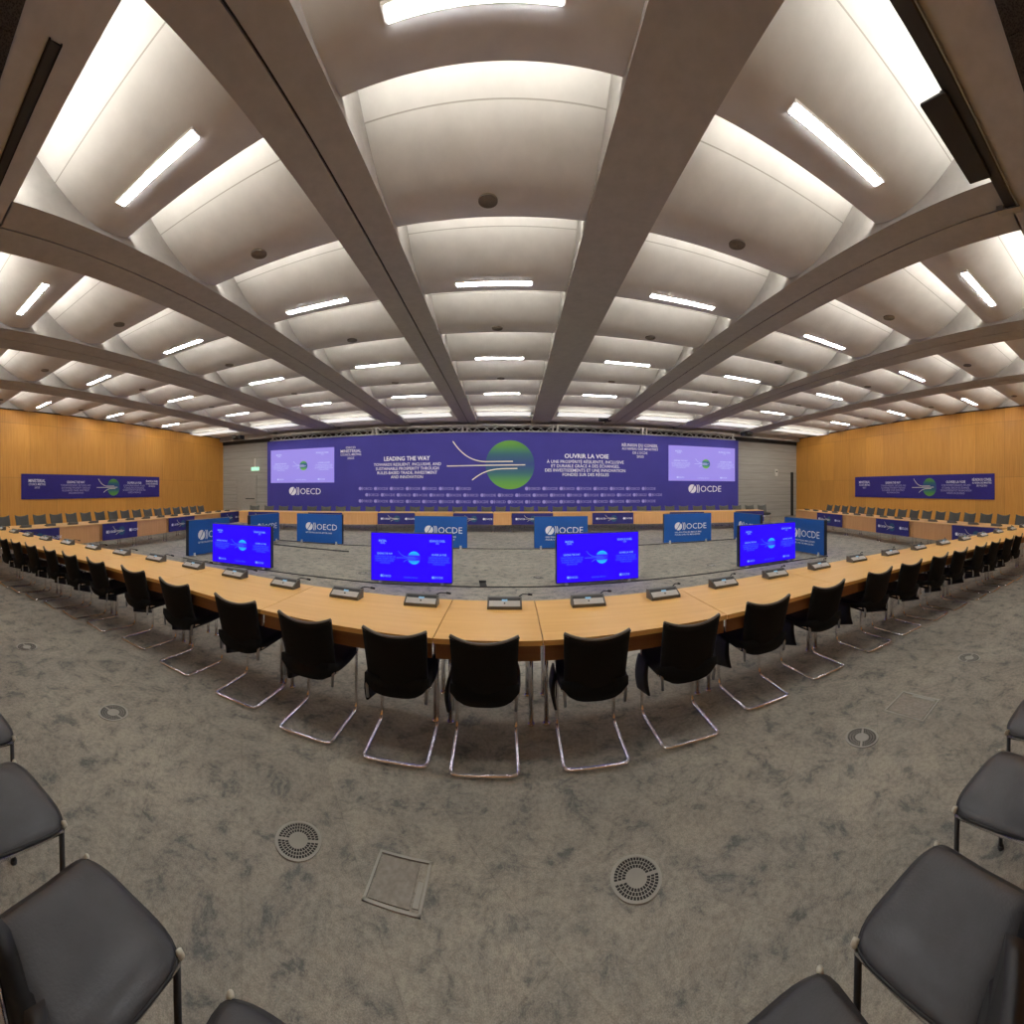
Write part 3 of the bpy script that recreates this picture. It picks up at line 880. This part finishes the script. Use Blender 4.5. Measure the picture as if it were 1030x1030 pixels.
# ---------------------------------------------------------------- microphone units
def make_mic(label):
    t = empty('microphone_unit', (0, 0, 0), 0, label, 'microphone', None)
    w = .132
    mb = MB()
    side = [(-.055, 0), (.06, 0), (.06, .075), (.03, .075), (-.055, .022)]     # y,z profile
    n = len(side)
    vs = [(-w, y, z) for y, z in side] + [(w, y, z) for y, z in side]
    mb.add(vs, [tuple(range(n)), tuple(range(2 * n - 1, n - 1, -1))] + [(i, n + i, n + (i + 1) % n, (i + 1) % n) for i in range(n)])
    mb.build('body', 'micbody', t)
    def on(y0, y1, x0, x1, off):
        def P(x, y):
            z = .022 + (y + .055) / .085 * .053
            return (x, y - off * .53, z + off * .85)
        q = MB(); q.add([P(x0, y0), P(x1, y0), P(x1, y1), P(x0, y1)] + [P(x, y) for x, y in ((x0, y0), (x1, y0), (x1, y1), (x0, y1))], [(0, 1, 2, 3)])
        q2 = MB(); a = [Vector(P(x, y)) for x, y in ((x0, y0), (x1, y0), (x1, y1), (x0, y1))]
        b = [v - Vector((0, -.53, .85)) * (off + .001) for v in a]
        q2.add(a + b, [(0, 1, 2, 3), (0, 4, 5, 1), (1, 5, 6, 2), (2, 6, 7, 3), (3, 7, 4, 0)])
        return q2
    on(-.05, -.004, -.118, .118, .0025).build('control_panel', 'micpanel', t)
    on(.002, .02, -.12, .12, .002).build('speaker_slot', 'blackmetal', t)
    on(-.008, .006, -.022, .022, .004).build('display', 'miclcd', t)
    on(-.03, -.022, -.006, .006, .006).build('button', 'black', t)
    mb = MB(); mb.tube([(.11, .045, .075), (.14, .06, .088), (.185, .09, .08)], .0045, 6); mb.tube([(.185, .09, .08), (.215, .108, .072)], .009, 8)
    mb.build('gooseneck', 'black', t)
    return t
def near_mic_x():
    q = .2099 * 3.1
    return [(k - .056) * q - .005 for k in range(-13, 15)]
mics = near_mic_x()
mic0 = None
g = 'microphone units on the near tables'
for k, x in enumerate(mics):
    y = near_in(x) - .19
    i = k - 13
    if i < 0: lab = 'grey microphone unit on the near tables, %s left of the central one' % ORD[-i - 1]
    elif i == 0: lab = 'grey microphone unit with lit display on the narrow middle table'
    else: lab = 'grey microphone unit on the near tables, %s right of the central one' % ORD[i - 1]
    slope = (near_in(x + .3) - near_in(x - .3)) / .6
    if mic0 is None:
        mic0 = make_mic(lab); mic0.location = (x, y, TH); mic0['group'] = g; mic0.rotation_euler[2] = math.atan(slope) * .6
    else:
        dup(mic0, (x, y, TH), math.atan(slope) * .6, lab, g)
# distant units: same wedge form, too small to show their fittings
def far_mic(loc, rz, label, group, first=[None]):
    if first[0] is None:
        t = empty('microphone_unit', loc, rz, label, 'microphone', group)
        mb = MB(); side = [(-.055, 0), (.06, 0), (.06, .06), (.03, .06), (-.055, .022)]; n = 5; w = .132
        vs = [(-w, y, z) for y, z in side] + [(w, y, z) for y, z in side]
        mb.add(vs, [tuple(range(n)), tuple(range(2 * n - 1, n - 1, -1))] + [(i, n + i, n + (i + 1) % n, (i + 1) % n) for i in range(n)])
        mb.build('body', 'micbody', t)
        mb = MB(); mb.tube([(.11, .045, .06), (.14, .06, .075), (.2, .09, .07)], .005, 5); mb.build('gooseneck', 'black', t)
        first[0] = t
    else:
        dup(first[0], loc, rz, label, group)
aLs = atan2(nL.y, nL.x); aRs = atan2(nR.y, nR.x)
nm = 14
for k in range(nm):
    y = 3.5 + k * .69
    p = Vector((lineL(y), y)) + nL * .3
    far_mic((p.x, p.y, TH), aLs - R(90) - R(180), 'small grey microphone unit on the left tables, %s from the near corner' % ORD[k], 'microphone units on the left tables')
    y = 3.6 + k * .69
    p = Vector((lineR(y), y)) + nR * .3
    far_mic((p.x, p.y, TH), aRs - R(90) - R(180), 'small grey microphone unit on the right tables, %s from the near corner' % ORD[k], 'microphone units on the right tables')

# ---------------------------------------------------------------- conference chairs (front = +y)
def arc(c, r, a0, a1, n, plane):
    return [plane(c[0] + r * cos(a0 + (a1 - a0) * k / n), c[1] + r * sin(a0 + (a1 - a0) * k / n)) for k in range(n + 1)]

def make_chair(label, group, back_mat, seat_mat, detail=True):
    t = empty('conference_chair', (0, 0, 0), 0, label, 'chair', group)
    # backrest: wraps round the sitter, top corners raised, leaning back
    def bk(u, v, off=0.0):
        x = (u - .5) * 2
        half = .186 + .012 * v
        ztop = .765 + .040 * abs(x) ** 2.2
        zbot = .40 + .03 * abs(x) ** 2
        z = zbot + (ztop - zbot) * v
        lean = -.185 - .095 * max(0, (z - .42)) / .4
        curl = .05 * (abs(x) ** 2) * (1 - .35 * v)
        y = lean + curl + off
        if v < .18: y += .05 * (1 - v / .18) ** 2          # tucks under towards the seat
        return (x * half, y, z)
    mb = MB(); mb.slab(lambda u, v: bk(u, v, -.012), lambda u, v: bk(u, v, .012), 12, 10)
    br_ = mb.build('backrest', back_mat, t)
    if detail:
        q = MB(); q.tube([bk(k / 12, 1.0) for k in range(13)], .0125, 6); q.build('top_highlight', 'edge', br_)  # paler tube stands in for the highlight along the top rim
        q = MB(); q.tube([bk(k / 12, 0.0, -.01) for k in range(13)], .009, 6); q.build('lower_highlight', 'edge', br_)  # same tone drawn as the highlight in the gap above the seat
    # seat: upholstered shell, waterfall front
    def st(u, v, off=0.0):
        x = (u - .5) * 2
        y = -.20 + .44 * v
        half = .20 + .02 * sin(v * pi)
        z = .455 + .012 * x * x - .02 * max(0, v - .8) * 5 * max(0, v - .8) * 5 * .2 + off
        if v < .15: z += .02 * (1 - v / .15)
        e = 1 - .06 * (abs(x) ** 6)
        return (x * half, y, z)
    mb = MB()
    def under(u, v):
        p = st(u, v); x = (u - .5) * 2
        return (p[0], p[1], p[2] - .03 - (.07 * (1 - x ** 4)) * (1 - .6 * v))
    mb.slab(lambda u, v: st(u, v, .02), under, 10, 10)
    mb.build('seat', seat_mat, t)
    # cantilever frame: floor loop and front uprights, one bent tube
    rr = .0115; hw = .2; yb, yf = -.25, .2; c = .045
    P = []
    P += [(-hw, yf - .01, .455), (-hw, yf, .42), (-hw, yf, .08)]
    P += [(-hw, yf - .055 * (1 - cos(a)), .012 + .06 * (1 - sin(a))) for a in (R(30), R(60), R(90))]
    P += [(-hw + .004, yb + c, .012)]
    P += [(-hw + c - c * cos(a), yb + c - c * sin(a), .012) for a in (R(30), R(60), R(90))]
    Q = [(-x, y, z) for x, y, z in reversed(P)]
    mb = MB(); mb.tube(P + Q, rr, 10 if detail else 6)
    mb.tube([(-hw, yf - .01, .44), (-hw, -.16, .435)], .009, 6); mb.tube([(hw, yf - .01, .44), (hw, -.16, .435)], .009, 6)
    fr = mb.build('frame', 'chrome', t)
    if detail:
        for s in (-1, 1):
            mb = MB(); mb.tube([(s * .183, -.185, .35), (s * .188, -.19, .42), (s * .188, -.165, .47)], .01, 8); mb.build('back_post', 'steel', t)
            mb = MB(); mb.tube([(s * .2, yf - .005, .45), (s * .2, yf - .005, .478)], .016, 10); mb.build('corner_cap', 'steel', t)
        mb = MB()
        mb.slab(lambda u, v: (-.222 - .012 * sin(v * pi), -.02 + .2 * u + .06 * v * (u - .6), .455 - .26 * v * (1 - .25 * (1 - u))),
                lambda u, v: (-.236 - .02 * sin(v * pi), -.02 + .2 * u + .06 * v * (u - .6), .455 - .26 * v * (1 - .25 * (1 - u))), 5, 6)
        mb.build('document_pouch', 'pouch', t)
    return t

chair_px = [3, 15.3, 30, 49, 69, 96, 132, 174.8, 234, 305, 395, 486, 602, 698, 775, 834.5, 885.6, 918, 946.7, 967.5, 987.5, 1002.6, 1016.5, 1026]
# spacing read as bearings from the camera's tripod, turned into places along the table row
near_chair = []
for p in chair_px:
    th = (p - 513) / 407.0
    x = 2.45 * tan(th)
    for _ in range(15): x = (near_in(x) - .985) * tan(th)
    near_chair.append((x, near_in(x) - .89))
g = 'black conference chairs at the near tables'
ch0 = None
for k, (x, y) in enumerate(near_chair):
    i = k - 11
    if i < 0: lab = 'black cantilever chair at the near tables, %s left of the most central one' % ORD[-i - 1]
    elif i == 0: lab = 'black cantilever chair nearest the camera, before the narrow middle table'
    else: lab = 'black cantilever chair at the near tables, %s right of the most central one' % ORD[i - 1]
    rz = random.uniform(-.04, .04)
    yo = y + .155 + random.uniform(-.012, .012) - (.02 if i == 0 else 0)
    if ch0 is None:
        ch0 = make_chair(lab, g, 'mesh', 'seat'); ch0.location = (x, yo, 0); ch0.rotation_euler = (0, 0, rz)
    else:
        dup(ch0, (x, yo, 0), rz, lab, g)

gc0 = None
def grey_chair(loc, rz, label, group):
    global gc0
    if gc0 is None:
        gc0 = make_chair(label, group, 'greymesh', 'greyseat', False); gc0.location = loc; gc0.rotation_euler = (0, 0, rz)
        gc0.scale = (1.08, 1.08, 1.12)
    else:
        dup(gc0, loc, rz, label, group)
for k in range(18):
    y = 3.25 + .58 * k
    p = Vector((lineL(y), y)) + nL * 1.75
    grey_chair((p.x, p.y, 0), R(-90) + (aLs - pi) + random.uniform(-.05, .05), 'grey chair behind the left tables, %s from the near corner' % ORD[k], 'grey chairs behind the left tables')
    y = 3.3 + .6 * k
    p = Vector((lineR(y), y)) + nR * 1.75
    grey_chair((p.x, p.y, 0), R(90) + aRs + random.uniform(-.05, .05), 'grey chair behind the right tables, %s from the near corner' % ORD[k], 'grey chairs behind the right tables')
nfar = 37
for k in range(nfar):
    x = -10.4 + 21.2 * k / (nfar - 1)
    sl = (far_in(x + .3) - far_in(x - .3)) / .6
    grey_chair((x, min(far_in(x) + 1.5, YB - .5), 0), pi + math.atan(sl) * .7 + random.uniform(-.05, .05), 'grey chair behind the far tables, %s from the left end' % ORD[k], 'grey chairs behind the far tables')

# ---------------------------------------------------------------- floor displays
def display(p0, p1, back_word, label, group):
    """floor-standing screen; p0,p1 = base ends seen left to right by somebody facing the SCREEN; blue printed cover on its back"""
    p0, p1 = Vector(p0), Vector(p1); w = (p1 - p0).length; d = (p1 - p0).normalized()
    ang = atan2(d.y, d.x); c = (p0 + p1) / 2; h = .85; z0 = .03
    t = empty('floor_display', (c.x, c.y, 0), ang, label, 'display', group)
    mb = MB(); mb.box((-w / 2, 0, z0), (w / 2, .1, z0 + h), None, .006); mb.build('cabinet', 'frame', t)
    s = MB(); s.box((-w / 2 + .012, -.006, z0 + .014), (w / 2 - .012, .004, z0 + h - .012)); s = s.build('screen', 'lcd', t)
    # slide on the screen
    a = empty('slide', (0, 0, z0 + h / 2)); bpy.data.objects.remove(a)
    screen_sub(s, w * .97, h * .96, z0 + h / 2)
    # printed back cover
    mb = MB(); mb.box((-w / 2 + .005, .098, z0 + .005), (w / 2 - .005, .112, z0 + h - .005)); bc = mb.build('back_cover', 'panel', t)
    q = MB(); logo(q, -.44, 0, .24, back_word, 0)
    sub = 'BETTER POLICIES FOR BETTER LIVES' if back_word == 'OECD' else 'DES POLITIQUES MEILLEURES'
    put_text(q, sub, .0, -.2, .055, 'CENTER', .01, .86, 0)
    if back_word == 'OCDE': put_text(q, 'POUR UNE VIE MEILLEURE', -.02, -.27, .055, 'CENTER', .01, .82, 0)
    q.v = [Vector((-v.x, .115, v.z + z0 + h * .56)) for v in q.v]
    q.build('cover_lettering', 'print', bc)
    for sx in (-1, 1):
        mb = MB(); mb.box((sx * w * .38 - .025, -.02, 0), (sx * w * .38 + .025, .15, .032), None, .005); mb.box((sx * w * .38 - .025, .113, .03), (sx * w * .38 + .025, .13, .09)); mb.build('foot', 'device', t)
    return t
def screen_sub(s, w, h, zc):
    n0 = set(s.children)
    screen_content(s, w, h, 'lcdtext', 'lcdwhite', 'lcddisc', -.009)
    for c in s.children:
        me = c.data
        for v in me.vertices: v.co.z += zc
g = 'floor displays inside the table square'
display((-5.99, 6.62), (-4.53, 6.76), 'OECD', 'lit blue floor display, leftmost of the four facing the near tables', g)
display((-2.40, 6.70), (-.97, 6.78), 'OECD', 'lit blue floor display left of the centre gap, facing the near tables', g)
display((.78, 6.80), (2.27, 6.90), 'OCDE', 'lit blue floor display right of the centre gap, facing the near tables', g)
display((4.46, 7.0), (6.02, 7.07), 'OCDE', 'lit blue floor display, rightmost of the four facing the near tables', g)
# far side: screens face the stage, covers face us
display((-1.16, 11.0), (-2.62, 10.98), 'OCDE', 'blue OCDE covered display back left of the centre gap, far side', g)
display((2.13, 11.05), (.65, 11.0), 'OCDE', 'blue OCDE covered display back right of the centre gap, far side', g)
display((-4.72, 10.82), (-6.23, 10.82), 'OECD', 'blue OECD covered display back, leftmost facing us on the far side', g)
display((6.0, 11.15), (4.45, 11.22), 'OCDE', 'blue OCDE covered display back, rightmost facing us on the far side', g)
# left and right sides
display((-6.95, 8.24), (-6.97, 6.75), 'OECD', 'blue covered display back on the left side, behind the leftmost lit display', g)
display((-6.92, 10.62), (-6.92, 9.12), 'OCDE', 'blue covered display back on the left side, further from the camera', g)
display((6.9, 6.92), (6.9, 8.42), 'OCDE', 'blue OCDE covered display back on the right side, nearer the camera', g)
display((6.86, 9.5), (6.9, 11.0), 'OCDE', 'blue OCDE covered display back on the right side, further from the camera', g)

def cable(pts, label, r=.012, name='floor_cable'):
    mb = MB(); mb.tube([(x, y, r * .8) for x, y in pts], r, 6)
    tag(mb.build(name, 'cable'), label, 'cable', 'dark cables on the floor inside the square')
cable([(-6.9, 6.6), (-5.9, 6.52), (-4.5, 6.66), (-3.4, 6.66), (-2.3, 6.62), (-.9, 6.7), (.8, 6.72), (2.3, 6.82), (3.4, 6.86), (4.5, 6.92), (6.1, 6.98), (6.9, 6.9)], 'long dark cable on the floor along the lit displays')
cable([(-6.9, 10.75), (-4.6, 10.75), (-2.7, 10.92), (-1.1, 10.93), (.6, 10.92), (2.2, 10.96), (4.4, 11.1), (6.9, 11.1)], 'long dark cable on the floor along the far display backs')
cable([(-6.9, 9.9), (-5.6, 9.75), (-4.05, 9.62)], 'short dark cable on the floor near the left far displays', .018)
# ---------------------------------------------------------------- floor fittings
def floor_grille(x, y, label, first=[None]):
    g = 'round floor air grilles'
    if first[0] is None:
        t = empty('floor_grille', (x, y, 0), 0, label, 'grille', g)
        t.scale = (.82, .82, 1.0)
        mb = MB(); mb.ring((0, 0), .118, .133, .0, .006, 40); mb.build('rim', 'grille', t)
        mb = MB(); mb.disc((0, 0), .119, .0, .004, 40); mb.build('plate', 'grille', t)
        mb = MB()
        for ri, (ra, rb, n) in enumerate(((.056, .073, 26), (.077, .094, 34), (.098, .115, 42))):
            for k in range(n):
                if k % (n // 2) == 0: continue
                a = 2 * pi * k / n; h = pi / n * .74
                vs = [(r_ * cos(b), r_ * sin(b), .0046) for r_, b in ((ra, a - h), (rb, a - h), (rb, a + h), (ra, a + h))]
                mb.add(vs, [(0, 1, 2, 3)])
        mb.build('slots', 'slot', t)
        first[0] = t
    else:
        dup(first[0], (x, y, 0), random.uniform(0, 1), label, g)
def fl(px, py):
    th = (px - 513) / 407.0; r = 1.65 * 407 / (py - 491.0)
    return r * sin(th), r * cos(th)
for p, lab in (((640, 884), 'round floor grille nearest the camera, right of the floor hatch'), ((300, 846), 'round floor grille left of the floor hatch'),
               ((114, 717), 'round floor grille on the left, beyond the black seats'), ((867, 742), 'round floor grille on the right, beyond the black seats'),
               ((27, 651), 'farthest round floor grille at the left edge'), ((975, 662), 'farthest round floor grille at the right edge'),
               ((365, 576.5), 'round floor grille inside the square, by the left lit display'), ((541, 581), 'round floor grille inside the square, near the centre gap'),
               ((715, 569), 'round floor grille inside the square, by the rightmost lit display')):
    floor_grille(*fl(*p), lab)
def hatch(x, y, rz, s, label):
    t = empty('floor_hatch', (x, y, 0), rz, label, 'hatch', 'square floor hatches')
    mb = MB()
    for a, b in (((-s, -s), (s, -s + .012)), ((-s, s - .012), (s, s)), ((-s, -s), (-s + .012, s)), ((s - .012, -s), (s, s))):
        mb.box((a[0], a[1], 0), (b[0], b[1], .006))
    mb.build('frame', 'hatchm', t)
    mb = MB(); mb.box((-s + .02, -s + .02, 0), (s - .05, s - .02, .004)); mb.build('lid', 'hatchc', t)
    mb = MB(); mb.box((s - .04, -s + .03, 0), (s - .016, s - .1, .004)); mb.build('cable_flap', 'hatchm', t)
hatch(-.46, 1.63, R(0), .12, 'square floor hatch between the two nearest round grilles')
hatch(*fl(918, 710), R(8), .16, 'square floor hatch on the right near the third black seat')
t = empty('floor_box', (-.46, 6.9, 0), R(8), 'open dark floor box between the two middle lit displays', 'floor box')
mb = MB(); mb.box((-.055, -.16, 0), (.055, .26, .012)); mb.build('tray', 'slot', t)
mb = MB(); mb.box((-.06, .1, .012), (.06, .115, .05)); mb.build('lid', 'blackmetal', t)

# ---------------------------------------------------------------- black vinyl visitor chairs beside the camera (front = +y)
def make_vinyl(label, group):
    t = empty('visitor_chair', (0, 0, 0), 0, label, 'chair', group)
    fw, rw, dp = .208, .178, .41
    def outline(v):                       # half width along the depth, rounded ends
        w = rw + (fw - rw) * v
        return w
    def pad(u, v, top):
        x = (u - .5) * 2
        vv = v
        y = -.20 + dp * vv
        w = outline(vv)
        # superellipse corners
        ey = abs(2 * vv - 1)
        w *= (1 - ey ** 7 * .13)
        edge = max(abs(x) ** 5, ey ** 8)
        z = .468 + .012 * sin(pi * vv) * (1 - x * x) - .018 * edge - .012 * math.exp(-((x) ** 2 + (2 * vv - .8) ** 2) * 3)
        if not top: z = .425 + .006 * edge
        return (x * w, y - .012 * abs(x) ** 4 * 2.2 * (1 if vv > .5 else -1) * (ey ** 3), z)
    mb = MB(); mb.slab(lambda u, v: pad(u, v, True), lambda u, v: pad(u, v, False), 16, 16); seat = mb.build('seat', 'vinyl', t)
    q = MB()                               # welt round the pad
    loop = []
    for k in range(48):
        a = k / 48 * 4; s = int(a); f = a - s
        u, v = [(f, 0), (1, f), (1 - f, 1), (0, 1 - f)][s]
        p = pad(u, v, True); loop.append((p[0] * 1.006, p[1] * 1.004, p[2] - .008))
    q.tube(loop, .0045, 6, None, True); q.build('welt', 'vinylside', seat)
    def bk(u, v, off):
        x = (u - .5) * 2
        z = .56 + .30 * v
        hw = .205 * (1 - .08 * (abs(2 * v - 1) ** 6))
        return (x * hw, -.275 - .08 * v + .045 * x * x + off, z - .012 * abs(x) ** 6 * (1 if v > .5 else -1))
    mb = MB(); mb.slab(lambda u, v: bk(u, v, -.02), lambda u, v: bk(u, v, .016), 12, 8); mb.build('backrest', 'vinylside', t)
    fr = MB()
    for s in (-1, 1):
        fr.tube([(s * .19, .18, .425), (s * .175, -.18, .425), (s * .18, -.265, .47), (s * .185, -.29, .60), (s * .185, -.33, .80)], .0105, 8)
    fr.tube([(-.19, .17, .42), (.19, .17, .42)], .009, 8); fr.tube([(-.17, -.16, .42), (.17, -.16, .42)], .009, 8)
    fr.build('frame', 'chrome', t)
    for s in (-1, 1):
        mb = MB(); mb.tube([(s * .188, .178, .43), (s * .194, .185, .012)], .0105, 8); mb.tube([(s * .194, .185, 0), (s * .194, .185, .014)], .015, 8); mb.build('leg', 'blackmetal', t)
        mb = MB(); mb.tube([(s * .172, -.17, .425), (s * .2, -.29, .012)], .0105, 8); mb.tube([(s * .2, -.29, 0), (s * .2, -.29, .014)], .015, 8); mb.build('leg', 'blackmetal', t)
        mb = MB(); mb.tube([(s * .186, .178, .452), (s * .191, .186, .447), (s * .194, .189, .438), (s * .193, .188, .430)], [.004, .010, .010, .005], 10); mb.build('corner_cap', 'whitecap', t)
    return t
g = 'black vinyl chairs lined up beside the camera'
VIN = [(-.925, .505, .15, 'black vinyl chair at the lower left with its seat fully in view'),
       (-1.46, .445, .14, 'black vinyl chair at the left edge, second up from the lower left'),
       (-2.01, .455, .10, 'black vinyl chair barely in view at the left edge'),
       (-.41, .565, .06, 'black vinyl chair just peeking in at the lower left edge'),
       (.985, .505, -.08, 'black vinyl chair at the lower right with its seat fully in view'),
       (1.525, .485, -.10, 'black vinyl chair at the right edge, second up from the lower right'),
       (2.07, .48, -.03, 'black vinyl chair barely in view at the right edge'),
       (.505, .545, -.02, 'black vinyl chair just peeking in at the lower right edge')]
v0 = None
for x, y, rz, lab in VIN:
    if v0 is None:
        v0 = make_vinyl(lab, g); v0.location = (x, y, 0); v0.rotation_euler = (0, 0, rz)
    else:
        dup(v0, (x, y, 0), rz, lab, g)

# ---------------------------------------------------------------- world, camera, colour
w = bpy.data.worlds.new('hall_ambient'); scene.world = w; w.use_nodes = True
bg = w.node_tree.nodes['Background']; bg.inputs[0].default_value = (1, .97, .93, 1); bg.inputs[1].default_value = 0.0

F = 407.0; CX, CY = 513.0, 491.0
cam = bpy.data.cameras.new('panorama_camera')
cam.type = 'PANO'
cam.panorama_type = 'CENTRAL_CYLINDRICAL'
cam.central_cylindrical_radius = 1.0
cam.central_cylindrical_range_u_min = -CX / F
cam.central_cylindrical_range_u_max = (1030 - CX) / F
cam.central_cylindrical_range_v_min = -(1030 - CY) / F
cam.central_cylindrical_range_v_max = CY / F
cam.clip_start = 0.02; cam.clip_end = 200
co = bpy.data.objects.new('panorama_camera', cam); COL.objects.link(co)
co.location = (0, 0, 1.65); co.rotation_euler = (R(90), 0, 0)
scene.camera = co

scene.view_settings.view_transform = 'Standard'
scene.view_settings.look = 'None'
scene.view_settings.exposure = 0.0
scene.cycles.use_denoising = True
scene.cycles.max_bounces = 8
scene.cycles.diffuse_bounces = 5
scene.cycles.sample_clamp_indirect = 4.0
